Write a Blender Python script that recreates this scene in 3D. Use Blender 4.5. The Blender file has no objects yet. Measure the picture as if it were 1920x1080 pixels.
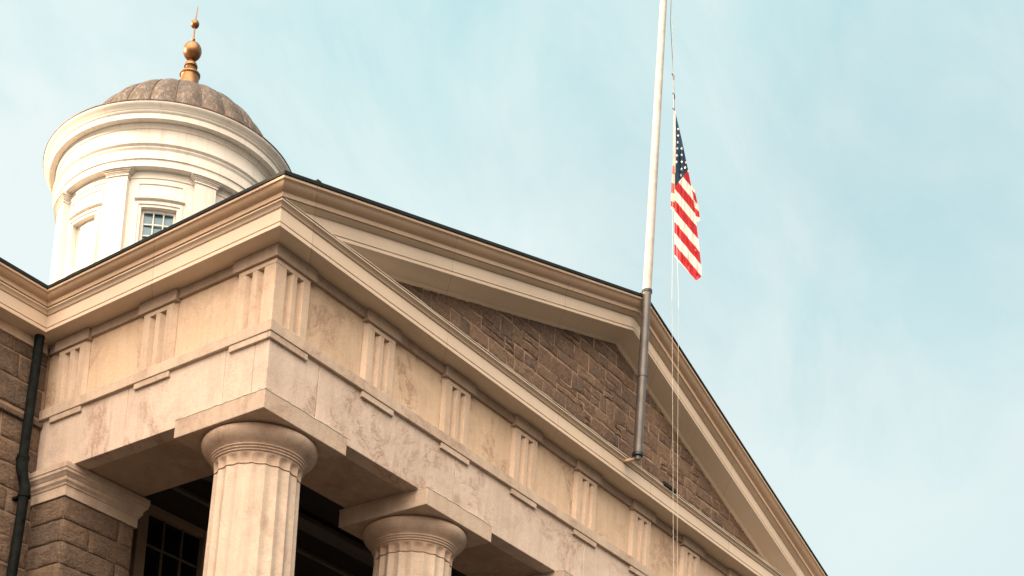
import bpy, bmesh, math, random
from mathutils import Vector, Matrix
random.seed(11)
rad = math.radians
sc = bpy.context.scene
col = sc.collection

# ------------------------------------------------------------------ measures (metres; z is measured from the architrave's underside)
Z0 = 9.1                      # height of the architrave's underside above the ground
S, W = 1.5, 0.574             # triglyph spacing and width
L = 13.72                     # length of the front
XM = L / 2
YW = 3.78                     # main wall of the building behind
SLOPE = 0.2984                # gable slope
ZTB, ZTT, ZRB = 0.703, 0.829, 0.632
ZCAP, ZC = 1.53, 1.67

# ------------------------------------------------------------------ helpers
def tag(o, label=None, cat=None, group=None, kind=None):
    if label: o['label'] = label
    if cat: o['category'] = cat
    if group: o['group'] = group
    if kind: o['kind'] = kind
    return o

def thing(name, loc, label, cat, group=None):
    o = bpy.data.objects.new(name, None)
    o.empty_display_size = 0.3
    col.objects.link(o)
    o.location = (loc[0], loc[1], loc[2] + Z0)
    return tag(o, label, cat, group)

def root_loc(o):
    v = Vector((0, 0, 0))
    while o is not None:
        v += o.location
        o = o.parent
    return v

class MB:
    """collects faces, then links them as one mesh object"""
    def __init__(s): s.v = []; s.f = []; s.m = []
    def add(s, vs, fs, m=0):
        n = len(s.v); s.v += [tuple(v) for v in vs]
        for f in fs: s.f.append(tuple(i + n for i in f)); s.m.append(m)
    def box(s, x0, x1, y0, y1, z0, z1, m=0):
        vs = [(x, y, z) for z in (z0, z1) for y in (y0, y1) for x in (x0, x1)]
        s.add(vs, [(0, 2, 3, 1), (4, 5, 7, 6), (0, 1, 5, 4), (2, 6, 7, 3), (0, 4, 6, 2), (1, 3, 7, 5)], m)
    def prism(s, poly, z0, z1, fn=lambda a, b, c: (a, b, c), m=0):
        n = len(poly)
        vs = [fn(a, b, z0) for a, b in poly] + [fn(a, b, z1) for a, b in poly]
        fs = [tuple(range(n))[::-1], tuple(range(n, 2 * n))]
        fs += [(i, (i + 1) % n, n + (i + 1) % n, n + i) for i in range(n)]
        s.add(vs, fs, m)
    def sweep(s, prof, rings, m=0, caps=True, closed=True):
        n = len(prof); base = len(s.v)
        for r in rings: s.v += [tuple(r(o, z)) for o, z in prof]
        k = n if closed else n - 1
        for j in range(len(rings) - 1):
            for i in range(k):
                a = base + j * n + i; b = base + j * n + (i + 1) % n
                s.f.append((a, b, b + n, a + n)); s.m.append(m)
        if caps and closed:
            s.f.append(tuple(base + i for i in range(n))[::-1]); s.m.append(m)
            e = base + (len(rings) - 1) * n
            s.f.append(tuple(e + i for i in range(n))); s.m.append(m)
    def lathe(s, prof, cx, cy, n=64, a0=0, a1=360, m=0, rf=None):
        full = abs(a1 - a0 - 360) < 1e-6
        k = n if full else n + 1
        base = len(s.v)
        for r, z in prof:
            for i in range(k):
                a = rad(a0 + (a1 - a0) * i / n)
                rr = rf(r, z, a) if rf else r
                s.v.append((cx + rr * math.cos(a), cy + rr * math.sin(a), z))
        for j in range(len(prof) - 1):
            for i in range(n):
                i2 = (i + 1) % k if full else i + 1
                s.f.append((base + j * k + i, base + j * k + i2, base + (j + 1) * k + i2, base + (j + 1) * k + i)); s.m.append(m)
    def arcbox(s, cx, cy, r0, r1, a0, a1, z0, z1, n=8, m=0):
        base = len(s.v)
        for i in range(n + 1):
            a = rad(a0 + (a1 - a0) * i / n); c, d = math.cos(a), math.sin(a)
            for r, z in ((r0, z0), (r1, z0), (r1, z1), (r0, z1)):
                s.v.append((cx + r * c, cy + r * d, z))
        for i in range(n):
            for k in range(4):
                a = base + i * 4 + k; b = base + i * 4 + (k + 1) % 4
                s.f.append((a, b, b + 4, a + 4)); s.m.append(m)
        s.f.append((base, base + 3, base + 2, base + 1)); s.m.append(m)
        e = base + n * 4
        s.f.append((e, e + 1, e + 2, e + 3)); s.m.append(m)
    def tube(s, pts, radii, n=10, m=0, squash=1):
        pts = [Vector(p) for p in pts]
        if not isinstance(radii, (list, tuple)): radii = [radii] * len(pts)
        base = len(s.v)
        for i, p in enumerate(pts):
            d = (pts[min(i + 1, len(pts) - 1)] - pts[max(i - 1, 0)]).normalized()
            u = d.cross(Vector((0, 1, 0)) if abs(d.y) < 0.9 else Vector((1, 0, 0))).normalized()
            w = d.cross(u)
            for k in range(n):
                a = 2 * math.pi * (k + .5) / n
                s.v.append(tuple(p + radii[i] * (u * math.cos(a) + w * math.sin(a) * squash)))
        for i in range(len(pts) - 1):
            for k in range(n):
                a = base + i * n + k; b = base + i * n + (k + 1) % n
                s.f.append((a, b, b + n, a + n)); s.m.append(m)
        s.f.append(tuple(base + k for k in range(n))[::-1]); s.m.append(m)
        e = base + (len(pts) - 1) * n
        s.f.append(tuple(e + k for k in range(n))); s.m.append(m)
    def ball(s, cx, cy, cz, r, n=28, m=0, sz=1):
        pr = [(max(1e-4, r * math.sin(math.pi * i / 16)), cz - sz * r * math.cos(math.pi * i / 16)) for i in range(17)]
        s.lathe(pr, cx, cy, n, m=m)
    def build(s, name, mats, parent=None, bevel=0, smooth=None, seg=2):
        if not isinstance(mats, (list, tuple)): mats = [mats]
        me = bpy.data.meshes.new(name)
        off = root_loc(parent) if parent else Vector((0, 0, 0))
        me.from_pydata([(x - off.x, y - off.y, z + Z0 - off.z) for x, y, z in s.v], [], s.f)
        for mt in mats: me.materials.append(mt)
        me.polygons.foreach_set('material_index', s.m)
        bm = bmesh.new(); bm.from_mesh(me)
        bmesh.ops.remove_doubles(bm, verts=bm.verts, dist=1e-5)
        bmesh.ops.recalc_face_normals(bm, faces=bm.faces)
        bm.to_mesh(me); bm.free()
        if smooth:
            me.polygons.foreach_set('use_smooth', [True] * len(me.polygons))
            me.set_sharp_from_angle(angle=rad(smooth))
        o = bpy.data.objects.new(name, me); col.objects.link(o)
        if parent: o.parent = parent
        if bevel:
            b = o.modifiers.new('bevel', 'BEVEL'); b.width = bevel; b.segments = seg
            b.limit_method = 'ANGLE'; b.angle_limit = rad(40); b.harden_normals = False
        return o

def clone(o, parent, shift=(0, 0, 0)):
    c = o.copy(); col.objects.link(c); c.parent = parent
    c.location = o.location + Vector(shift)
    for ch in list(o.children): clone(ch, c)
    return c

# ------------------------------------------------------------------ materials
class NT:
    def __init__(s, name):
        s.mat = bpy.data.materials.new(name); s.mat.use_nodes = True
        s.t = s.mat.node_tree; s.b = s.t.nodes['Principled BSDF']
    def n(s, typ, **kw):
        nd = s.t.nodes.new(typ)
        for k, v in kw.items():
            if k in nd.inputs: s.put(nd.inputs[k], v)
            else: setattr(nd, k, v)
        return nd
    def put(s, sock, v):
        if isinstance(v, bpy.types.NodeSocket): s.t.links.new(v, sock)
        else: sock.default_value = v
    def set(s, **kw):
        for k, v in kw.items(): s.put(s.b.inputs[k.replace('_', ' ')], v)
    def noise(s, vec, scale, detail=4, rough=.55, dist=0):
        nd = s.n('ShaderNodeTexNoise'); s.put(nd.inputs['Vector'], vec)
        nd.inputs['Scale'].default_value = scale; nd.inputs['Detail'].default_value = detail
        nd.inputs['Roughness'].default_value = rough; nd.inputs['Distortion'].default_value = dist
        return nd.outputs['Fac']
    def ramp(s, fac, stops):
        nd = s.n('ShaderNodeValToRGB'); s.put(nd.inputs[0], fac)
        e = nd.color_ramp.elements
        while len(e) < len(stops): e.new(0.5)
        for i, (p, c) in enumerate(stops):
            e[i].position = p
            e[i].color = (c, c, c, 1) if not isinstance(c, tuple) else (*c, 1)
        return nd.outputs['Color']
    def mix(s, fac, a, b, mode='MIX'):
        nd = s.n('ShaderNodeMix', data_type='RGBA', blend_type=mode)
        s.put(nd.inputs[0], fac)
        for sk, v in ((nd.inputs[6], a), (nd.inputs[7], b)):
            if isinstance(v, tuple) and len(v) == 3: v = (*v, 1)
            s.put(sk, v)
        return nd.outputs[2]
    def math(s, op, a, b=0.0):
        nd = s.n('ShaderNodeMath', operation=op); s.put(nd.inputs[0], a); s.put(nd.inputs[1], b)
        return nd.outputs[0]
    def vec(s, scale=(1, 1, 1), rnd=True, rot=(0, 0, 0)):
        tc = s.n('ShaderNodeTexCoord').outputs['Object']
        if rnd:
            oi = s.n('ShaderNodeObjectInfo').outputs['Random']
            ad = s.n('ShaderNodeVectorMath', operation='ADD')
            cb = s.n('ShaderNodeCombineXYZ')
            m1 = s.math('MULTIPLY', oi, 37.0); m2 = s.math('MULTIPLY', oi, 91.0)
            s.put(cb.inputs[0], m1); s.put(cb.inputs[1], m2); s.put(cb.inputs[2], m1)
            s.put(ad.inputs[0], tc); s.put(ad.inputs[1], cb.outputs[0]); tc = ad.outputs[0]
        mp = s.n('ShaderNodeMapping'); s.put(mp.inputs['Vector'], tc)
        mp.inputs['Scale'].default_value = scale; mp.inputs['Rotation'].default_value = rot
        return mp.outputs[0]
    def bump(s, h, strength, dist=0.02, prev=None):
        nd = s.n('ShaderNodeBump'); s.put(nd.inputs['Height'], h)
        nd.inputs['Strength'].default_value = strength; nd.inputs['Distance'].default_value = dist
        if prev is not None: s.put(nd.inputs['Normal'], prev)
        return nd.outputs[0]

def sandstone(name, a, b, vein=(0.235, 0.12, 0.08), vein_amt=.85, island=False, tool=0.0, patch=(.535, .60)):
    t = NT(name); v = t.vec()
    if island:
        g = t.n('ShaderNodeNewGeometry').outputs['Random Per Island']
        sc_ = t.math('MULTIPLY', g, 53.0)
        cb = t.n('ShaderNodeCombineXYZ'); t.put(cb.inputs[0], sc_); t.put(cb.inputs[2], sc_)
        ad = t.n('ShaderNodeVectorMath', operation='ADD'); t.put(ad.inputs[0], v); t.put(ad.inputs[1], cb.outputs[0]); v = ad.outputs[0]
    c = t.mix(t.ramp(t.noise(v, 1.3, 6, .6, .6), [(.3, 0.0), (.7, 1.0)]), a, b)
    # vertical weather streaks
    mp = t.n('ShaderNodeMapping'); t.put(mp.inputs['Vector'], v); mp.inputs['Scale'].default_value = (9, 9, .8)
    st = t.ramp(t.noise(mp.outputs[0], 1.0, 5, .6), [(.42, 0.0), (.72, 1.0)])
    c = t.mix(t.math('MULTIPLY', st, .42), c, tuple(x * .60 for x in a))
    bl = t.ramp(t.noise(v, 2.6, 8, .66, .7), [(.50, 0.0), (.66, 1.0)])
    c = t.mix(t.math('MULTIPLY', bl, .42), c, (a[0] * .66, a[1] * .60, a[2] * .58))
    lt = t.ramp(t.noise(v, 1.9, 8, .66, .5), [(.54, 0.0), (.68, 1.0)])
    c = t.mix(t.math('MULTIPLY', lt, .35), c, tuple(min(1, x * 1.18) for x in b))
    rnd_ = t.n('ShaderNodeObjectInfo').outputs['Random']
    c = t.mix(1.0, c, t.ramp(rnd_, [(0.0, (.90, .87, .86)), (.35, (1.04, 1.02, 1.0)), (.7, (.97, .95, .97)), (1.0, (1.07, 1.04, 1.0))]), 'MULTIPLY')
    # rusty veins inside irregular patches
    mv = t.n('ShaderNodeMapping'); t.put(mv.inputs['Vector'], v); mv.inputs['Rotation'].default_value = (.5, .6, .4); mv.inputs['Scale'].default_value = (1.0, 2.6, 1.2)
    vv = t.ramp(t.noise(mv.outputs[0], 1.7, 11, .72, 1.3), [(.465, 0.0), (.488, 1.0), (.508, .85), (.535, 0.0)])
    pt = t.ramp(t.noise(v, .75, 5, .62, .9), [(patch[0], 0.0), (patch[1], 1.0)])
    k = t.math('MULTIPLY', t.math('MULTIPLY', vv, pt), vein_amt)
    c = t.mix(k, c, vein)
    ck = t.ramp(t.noise(v, 1.15, 10, .66, 2.4), [(.4955, 0.0), (.5, 1.0), (.5045, 0.0)])
    cp = t.ramp(t.noise(v, .62, 3, .5), [(.52, 0.0), (.60, 1.0)])
    c = t.mix(t.math('MULTIPLY', t.math('MULTIPLY', ck, cp), .7), c, tuple(x * .35 for x in vein))
    wash = t.math('MULTIPLY', pt, .22); c = t.mix(wash, c, vein)
    gr = t.noise(v, 70, 3, .6)
    c = t.mix(.28, c, t.ramp(gr, [(.3, tuple(x * .7 for x in a)), (.7, tuple(min(1, x * 1.2) for x in b))]))
    t.set(Base_Color=c, Roughness=.88)
    nrm = t.bump(t.noise(v, 14, 6, .65), .5, .014)
    nrm = t.bump(gr, .25, .004, nrm)
    nrm = t.bump(k, .4, .006, nrm)
    if tool:
        mp2 = t.n('ShaderNodeMapping'); t.put(mp2.inputs['Vector'], v); mp2.inputs['Scale'].default_value = (5, 5, 22)
        nrm = t.bump(t.noise(mp2.outputs[0], 1.6, 4, .7, .6), tool, .008, nrm)
    t.set(Normal=nrm)
    return t.mat

M = {}
M['architrave'] = sandstone('architrave_stone', (.51, .41, .34), (.63, .525, .445), island=True)
M['frieze'] = sandstone('frieze_stone', (.52, .385, .27), (.61, .465, .34), vein_amt=.8)
M['triglyph'] = sandstone('triglyph_stone', (.49, .375, .28), (.58, .455, .35), vein_amt=.55, patch=(.56, .66))
M['band'] = sandstone('band_stone', (.43, .34, .265), (.53, .425, .34), vein_amt=.5)
M['cap'] = sandstone('shade_toned_stone', (.33, .25, .19), (.41, .315, .245), vein_amt=.5)  # stone toned darker: painted shade for the frieze caps and beam underside
M['column'] = sandstone('column_stone', (.46, .37, .295), (.56, .46, .375), vein_amt=.45, tool=.45, patch=(.57, .68))
M['capital'] = sandstone('capital_stone', (.42, .31, .235), (.52, .40, .31), vein_amt=.5)

def rubble(name, cols, bumps=1.0, spread=1.0):
    t = NT(name)
    g = t.n('ShaderNodeNewGeometry').outputs['Random Per Island']
    v = t.vec(rnd=False)
    c = t.ramp(g, [(i / len(cols), c_) for i, c_ in enumerate(cols)])
    t.t.nodes[-1].color_ramp.interpolation = 'CONSTANT' if False else 'LINEAR'
    n1 = t.noise(v, 6, 8, .7, .8)
    c = t.mix(t.ramp(n1, [(.3, 0.0), (.72, .75)]), c, cols[-1])
    n2 = t.noise(v, 28, 6, .7, .4)
    c = t.mix(.75, c, t.ramp(n2, [(.28, .25), (.5, .9), (.75, 1.7)]), 'MULTIPLY')
    t.set(Base_Color=c, Roughness=.92)
    mp = t.n('ShaderNodeMapping'); t.put(mp.inputs['Vector'], v); mp.inputs['Scale'].default_value = (1, 1, 2.4)
    nrm = t.bump(t.noise(mp.outputs[0], 7, 8, .68, 1.0), .8 * bumps, .07)
    nrm = t.bump(n2, .6 * bumps, .02, nrm)
    t.set(Normal=nrm)
    return t.mat
M['tympanum'] = rubble('gable_rubble', [(.100, .062, .042), (.150, .090, .058), (.080, .058, .047), (.18, .106, .066), (.115, .076, .054), (.185, .118, .077)], .6)
M['wall'] = rubble('wall_stone', [(.115, .075, .052), (.15, .10, .068), (.095, .068, .052), (.175, .112, .072), (.125, .085, .062), (.18, .122, .085)], .9)

def plain(name, c, rough=.6, metal=0.0, var=.12, scale=3.0, bump=.08, spec=.5):
    t = NT(name); v = t.vec()
    n = t.noise(v, scale, 6, .6, .3)
    cc = t.mix(t.ramp(n, [(.3, 0.0), (.7, 1.0)]), tuple(x * (1 - var) for x in c), tuple(min(1, x * (1 + var)) for x in c))
    t.set(Base_Color=cc, Roughness=rough, Metallic=metal, Normal=t.bump(t.noise(v, scale * 8, 4), bump, .01))
    t.b.inputs['Specular IOR Level'].default_value = spec
    return t.mat
M['mortar'] = plain('mortar', (.28, .185, .125), .95, var=.25, scale=6, bump=.5)
M['mortar_wall'] = plain('wall_mortar', (.25, .17, .115), .95, var=.2, scale=6, bump=.5)

def painted_metal(name, c, streak=.5, spec=.35):
    t = NT(name); v = t.vec(rnd=False)
    base = t.mix(t.ramp(t.noise(v, .9, 5, .6), [(.3, 0.0), (.7, 1.0)]), tuple(x * .93 for x in c), tuple(x * 1.05 for x in c))
    mp = t.n('ShaderNodeMapping'); t.put(mp.inputs['Vector'], v); mp.inputs['Scale'].default_value = (22, 22, 1.0)
    st = t.ramp(t.noise(mp.outputs[0], 1.0, 4, .6), [(.50, 0.0), (.75, 1.0)])
    pt = t.ramp(t.noise(v, .8, 3), [(.45, 0.0), (.62, 1.0)])
    base = t.mix(t.math('MULTIPLY', t.math('MULTIPLY', st, pt), streak), base, tuple(min(1, x * 1.35) for x in c))
    dirt = t.ramp(t.noise(v, 9, 7, .7), [(.60, 0.0), (.76, 1.0)])
    base = t.mix(t.math('MULTIPLY', dirt, .22), base, tuple(x * .55 for x in c))
    sp_ = t.n('ShaderNodeSeparateXYZ'); t.put(sp_.inputs[0], t.n('ShaderNodeTexCoord').outputs['Object'])
    q = t.math('DIVIDE', t.math('SUBTRACT', sp_.outputs[0], sp_.outputs[1]), 2.43)
    wn_ = t.n('ShaderNodeTexWhiteNoise', noise_dimensions='1D'); t.put(wn_.inputs['W'], t.math('FLOOR', t.math('ADD', q, 40.0)))
    base = t.mix(1.0, base, t.ramp(wn_.outputs['Value'], [(0.0, (.93, .92, .91)), (1.0, (1.05, 1.05, 1.05))]), 'MULTIPLY')
    fr = t.math('FRACT', t.math('ADD', q, 40.0))
    base = t.mix(t.math('MULTIPLY', t.math('LESS_THAN', fr, .0032), .6), base, tuple(x * .3 for x in c))
    t.set(Base_Color=base, Roughness=t.ramp(t.noise(v, 5, 4), [(.3, .42), (.7, .6)]), Normal=t.bump(t.noise(v, 2.2, 3), .12, .02))
    t.b.inputs['Specular IOR Level'].default_value = spec
    return t.mat
M['cornice'] = painted_metal('cornice_paint', (.60, .485, .375), .25)
M['sima'] = painted_metal('gutter_paint', (.51, .365, .255), .6)
M['flashing'] = plain('pale_flashing', (.50, .44, .37), .5, var=.2, scale=8)
M['dark_metal'] = plain('dark_roof_metal', (.012, .014, .013), .7, .0, .4, 5, .08, .2)
M['roof'] = plain('roof_metal', (.05, .055, .055), .55, .1, .3, 2)
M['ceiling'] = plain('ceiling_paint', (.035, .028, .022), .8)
M['trim'] = plain('portico_trim_paint', (.085, .07, .055), .6)
M['frame_paint'] = plain('window_frame_paint', (.20, .15, .105), .6)
M['pipe'] = plain('downpipe_metal', (.006, .008, .008), .75, .0, .8, 9, .2, .1)
M['pole_dark'] = plain('grey_pole_metal', (.10, .09, .085), .42, .3, .25, 5, .05)
M['pole_light'] = plain('pale_pole_paint', (.38, .355, .325), .4, .1, .2, 7, .05)
M['rope'] = plain('rope', (.52, .48, .41), .8)
M['hook'] = plain('hook_metal', (.04, .045, .05), .4, .7)
M['ground'] = plain('dark_asphalt', (.026, .023, .019), .9, var=.1, scale=.3)
M['step'] = plain('worn_step_stone', (.14, .115, .09), .9)
M['sealant'] = plain('pale_lead_capping', (.56, .49, .41), .6, var=.15, scale=9)
M['star'] = plain('flag_white', (.84, .80, .74), .8, var=.04)

def cupola_paint():
    t = NT('cupola_paint'); v = t.vec(rnd=False)
    c = t.mix(t.ramp(t.noise(v, 1.6, 6, .6), [(.3, 0.0), (.7, 1.0)]), (.61, .57, .515), (.71, .675, .625))
    mp = t.n('ShaderNodeMapping'); t.put(mp.inputs['Vector'], v); mp.inputs['Scale'].default_value = (8, 8, .7)
    st = t.ramp(t.noise(mp.outputs[0], 1.0, 6, .65), [(.52, 0.0), (.78, 1.0)])
    c = t.mix(t.math('MULTIPLY', st, .50), c, (.44, .32, .22))
    cr = t.ramp(t.noise(v, 3.4, 9, .7, 1.4), [(.488, 0.0), (.5, 1.0), (.512, 0.0)])
    pt = t.ramp(t.noise(v, 1.4, 3), [(.5, 0.0), (.65, 1.0)])
    c = t.mix(t.math('MULTIPLY', t.math('MULTIPLY', cr, pt), .5), c, (.45, .33, .25))
    t.set(Base_Color=c, Roughness=.55, Normal=t.bump(t.noise(v, 18, 4), .1, .01))
    return t.mat
M['cupola'] = cupola_paint()

def copper():
    t = NT('brown_copper'); v = t.vec(rnd=False)
    n = t.noise(v, 3.0, 8, .68, .8)
    c = t.ramp(n, [(.3, (.04, .027, .019)), (.5, (.082, .052, .034)), (.72, (.135, .083, .051))])
    mp = t.n('ShaderNodeMapping'); t.put(mp.inputs['Vector'], v); mp.inputs['Scale'].default_value = (9, 9, 3.0)
    w = t.ramp(t.noise(mp.outputs[0], 1.6, 8, .75, 1.2), [(.50, 0.0), (.62, 1.0)])
    c = t.mix(t.math('MULTIPLY', w, .55), c, (.31, .28, .24))
    t.set(Base_Color=c, Metallic=.1, Roughness=.55, Normal=t.bump(n, .3, .03))
    return t.mat
M['copper'] = copper()
M['gilt'] = plain('gilded_copper', (.25, .13, .058), .38, .75, .3, 9, .1)

def glass(name, c, rough=.05):
    t = NT(name); v = t.vec(rnd=False)
    t.set(Base_Color=(*c, 1), Roughness=rough, Normal=t.bump(t.noise(v, 2.5, 2), .05, .02))
    t.b.inputs['Specular IOR Level'].default_value = .6
    return t.mat
M['glass'] = glass('window_glass', (.028, .13, .19), .15)
M['glass_dark'] = glass('dark_window_glass', (.004, .004, .006), .12)

def cloth(name, c):
    t = NT(name); v = t.vec(rnd=False)
    t.set(Base_Color=(*c, 1), Roughness=.75)
    mpf = t.n('ShaderNodeMapping'); t.put(mpf.inputs['Vector'], v); mpf.inputs['Rotation'].default_value = (.0, .16, .0); mpf.inputs['Scale'].default_value = (11, 11, 1.1)
    t.set(Normal=t.bump(t.noise(mpf.outputs[0], 1.0, 3, .5, .4), 1.0, .05))
    tr = t.n('ShaderNodeBsdfTranslucent'); tr.inputs[0].default_value = (*c, 1)
    mx = t.n('ShaderNodeMixShader'); mx.inputs[0].default_value = .3
    out = [n for n in t.t.nodes if n.type == 'OUTPUT_MATERIAL'][0]
    t.t.links.new(t.b.outputs[0], mx.inputs[1]); t.t.links.new(tr.outputs[0], mx.inputs[2]); t.t.links.new(mx.outputs[0], out.inputs[0])
    return t.mat
M['flag_red'] = cloth('flag_red', (.52, .025, .03))
M['flag_white'] = cloth('flag_white_cloth', (.82, .74, .64))
def flag_cloth():
    mt = cloth('flag_cloth', (1, 1, 1)); nt = mt.node_tree
    uv = nt.nodes.new('ShaderNodeUVMap'); uv.uv_map = 'pattern'
    sx = nt.nodes.new('ShaderNodeSeparateXYZ'); nt.links.new(uv.outputs[0], sx.inputs[0])
    def mth(op, a, b):
        n = nt.nodes.new('ShaderNodeMath'); n.operation = op
        if isinstance(a, bpy.types.NodeSocket): nt.links.new(a, n.inputs[0])
        else: n.inputs[0].default_value = a
        n.inputs[1].default_value = b
        return n.outputs[0]
    odd = mth('GREATER_THAN', mth('MODULO', mth('ADD', sx.outputs[1], 40.0), 2.0), 1.0)
    can = mth('GREATER_THAN', sx.outputs[0], 0.0)
    def mx(f, a, b):
        n = nt.nodes.new('ShaderNodeMix'); n.data_type = 'RGBA'; nt.links.new(f, n.inputs[0])
        for sk, v_ in ((n.inputs[6], a), (n.inputs[7], b)):
            if isinstance(v_, bpy.types.NodeSocket): nt.links.new(v_, sk)
            else: sk.default_value = (*v_, 1)
        return n.outputs[2]
    c = mx(can, mx(odd, (.50, .018, .03), (.86, .80, .73)), (.009, .042, .092))
    for n in nt.nodes:
        if n.type == 'BSDF_PRINCIPLED': nt.links.new(c, n.inputs['Base Color'])
        if n.type == 'BSDF_TRANSLUCENT': nt.links.new(c, n.inputs[0])
    return mt
M['flag_cloth'] = flag_cloth()

# ------------------------------------------------------------------ ground
g = MB(); g.add([(-600, -600, -Z0), (600, -600, -Z0), (600, 600, -Z0), (-600, 600, -Z0)], [(0, 1, 2, 3)])
tag(g.build('ground', M['ground']), kind='structure')

# ------------------------------------------------------------------ portico
por = thing('portico', (XM, 1.5, -Z0), 'tan stone portico with carved triglyph frieze, cream cornices and brown rubble gable', 'portico')

# architrave: facing blocks with fine joints, and the beams behind them
m = MB(); gp = .0035
fx = [0, .80, 3.34, 6.32, 9.74, 12.95, L]
for a, b in zip(fx[:-1], fx[1:]):
    m.box(a + (gp if a else 0), b - gp, 0 if a else 0, .205, 0, ZTT - .01)
ly = [.205 + gp, .64, 2.2, YW - .005]
for a, b in zip(ly[:-1], ly[1:]): m.box(0, .205, a + gp * .5, b - gp, 0, ZTT - .01)
m.build('architrave', M['architrave'], por, bevel=.006)
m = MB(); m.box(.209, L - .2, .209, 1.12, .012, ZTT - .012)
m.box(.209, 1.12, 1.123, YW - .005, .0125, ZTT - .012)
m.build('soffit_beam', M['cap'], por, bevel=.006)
# core of the frieze, hidden behind the metopes
m = MB(); m.box(.082, L - .082, .082, 1.1, ZTT - .005, ZC); m.box(.082, 1.1, 1.102, YW - .01, ZTT - .005, ZC)
m.build('frieze_backing', M['frieze'], por)

# taenia and regulae
m = MB(); P = [(-.06, ZTB), (.045, ZTB), (.045, ZTT), (-.06, ZTT)]
m.sweep(P, [lambda o, z: (-o, YW - .005, z), lambda o, z: (-o, -o, z), lambda o, z: (L, -o, z)])
m.build('taenia', M['band'], por, bevel=.007)
ks = [1, 2, 3, 4, 5, 6, 7, 8]
starts = [k * S for k in ks] + [L - W]
def regula(fn, u0, u1):
    m = MB(); m.prism([(u0, .0), (u1, .0), (u1, .034), (u0, .034)], ZRB, ZTB - .002, fn)
    return m
front = lambda u, d, z: (u, -d, z)
left = lambda u, d, z: (-d, u, z)
r1 = regula(front, S, S + W).build('regula', M['band'], por, bevel=.004)
for u in starts[1:]: clone(r1, por, (u - S, 0, 0))
m = regula(front, -.034, W - .005); m.build('regula', M['band'], por, bevel=.004)
m = regula(left, .006, W - .005); m.build('regula', M['band'], por, bevel=.004)
r2 = regula(left, S, S + W).build('regula', M['band'], por, bevel=.004)
clone(r2, por, (0, S, 0))

# triglyphs
PF, PB, GD = .02, -.085, .06     # face, back, groove depth
def tri_profile(start_half=True):
    pts = []
    if start_half: pts += [(0, PF - .045), (.045, PF)]
    else: pts += [(.0, PF)]
    for a, b in ((.150, .252), (.322, .424)):
        pts += [(a, PF), (a + .012, PF - GD), (b - .034, PF - GD), (b, PF)]
    pts += [(W - .045, PF), (W, PF - .045)]
    return pts
def triglyph(fn, u0):
    m = MB()
    poly = [(u0 + a, b) for a, b in tri_profile()] + [(u0 + W, PB), (u0, PB)]
    m.prism(poly, ZTT, ZCAP - .055, fn)
    # the bars run on above the grooves' rounded heads
    poly2 = [(u0, PF - .045), (u0 + .045, PF), (u0 + W - .045, PF), (u0 + W, PF - .045), (u0 + W, PB), (u0, PB)]
    m.prism(poly2, ZCAP - .055, ZCAP, fn)
    return m
t1 = triglyph(front, S).build('triglyph', M['triglyph'], por, bevel=.005)
for u in starts[1:]: clone(t1, por, (u - S, 0, 0))
t2 = triglyph(left, S).build('triglyph', M['triglyph'], por, bevel=.005)
clone(t2, por, (0, S, 0))
m = MB()   # corner triglyph wraps round both faces
pr = tri_profile(False)[1:]
poly = [(-PF, -PF)] + [(a, -b) for a, b in pr] + [(W, .08), (.08, .08), (.08, W)] + [(-b, a) for a, b in pr[::-1]]
m.prism(poly, ZTT, ZCAP - .055)
poly = [(-PF, -PF), (W - .045, -PF), (W, .025), (W, .06), (.06, .06), (.06, W), (.025, W), (-PF, W - .045)]
m.prism(poly, ZCAP - .055, ZCAP)
m.build('triglyph', M['triglyph'], por, bevel=.005)

# metopes
def metope(fn, u0, u1):
    m = MB(); m.prism([(u0 + .004, -.03), (u1 - .004, -.03), (u1 - .004, -.08), (u0 + .004, -.08)], ZTT, ZCAP + .03, fn)
    return m
edges = [W] + [u + W for u in starts[:-1]]
first = None
for a, b in zip(edges, starts):
    if first is None: first = (metope(front, a, b).build('metope', M['frieze'], por), a, b)
    elif abs((b - a) - (first[2] - first[1])) < 1e-6: clone(first[0], por, (a - first[1], 0, 0))
    else: metope(front, a, b).build('metope', M['frieze'], por)
f2 = metope(left, W, S).build('metope', M['frieze'], por)
clone(f2, por, (0, S, 0))
metope(left, 2 * S + W, YW - .005).build('metope', M['frieze'], por)

# caps along the top of the frieze (deeper over each triglyph)
def cap(fn, u0, u1, d, z0):
    m = MB(); m.prism([(u0, -.072), (u1, -.072), (u1, d), (u0, d)], z0, ZC - .003, fn); return m
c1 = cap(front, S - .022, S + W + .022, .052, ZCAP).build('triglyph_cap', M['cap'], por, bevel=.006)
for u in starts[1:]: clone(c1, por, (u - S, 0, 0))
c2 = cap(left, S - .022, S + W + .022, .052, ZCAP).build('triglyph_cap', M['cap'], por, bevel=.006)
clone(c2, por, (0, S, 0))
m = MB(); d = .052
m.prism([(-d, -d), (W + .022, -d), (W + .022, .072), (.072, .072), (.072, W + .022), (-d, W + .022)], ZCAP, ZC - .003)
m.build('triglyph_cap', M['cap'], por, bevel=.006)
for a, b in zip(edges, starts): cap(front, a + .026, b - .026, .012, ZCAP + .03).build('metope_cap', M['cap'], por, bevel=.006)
for a, b in ((W, S), (S + W, 2 * S), (2 * S + W, YW - .01)): cap(left, a + .026, b - .026, .012, ZCAP + .03).build('metope_cap', M['cap'], por, bevel=.006)

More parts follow.
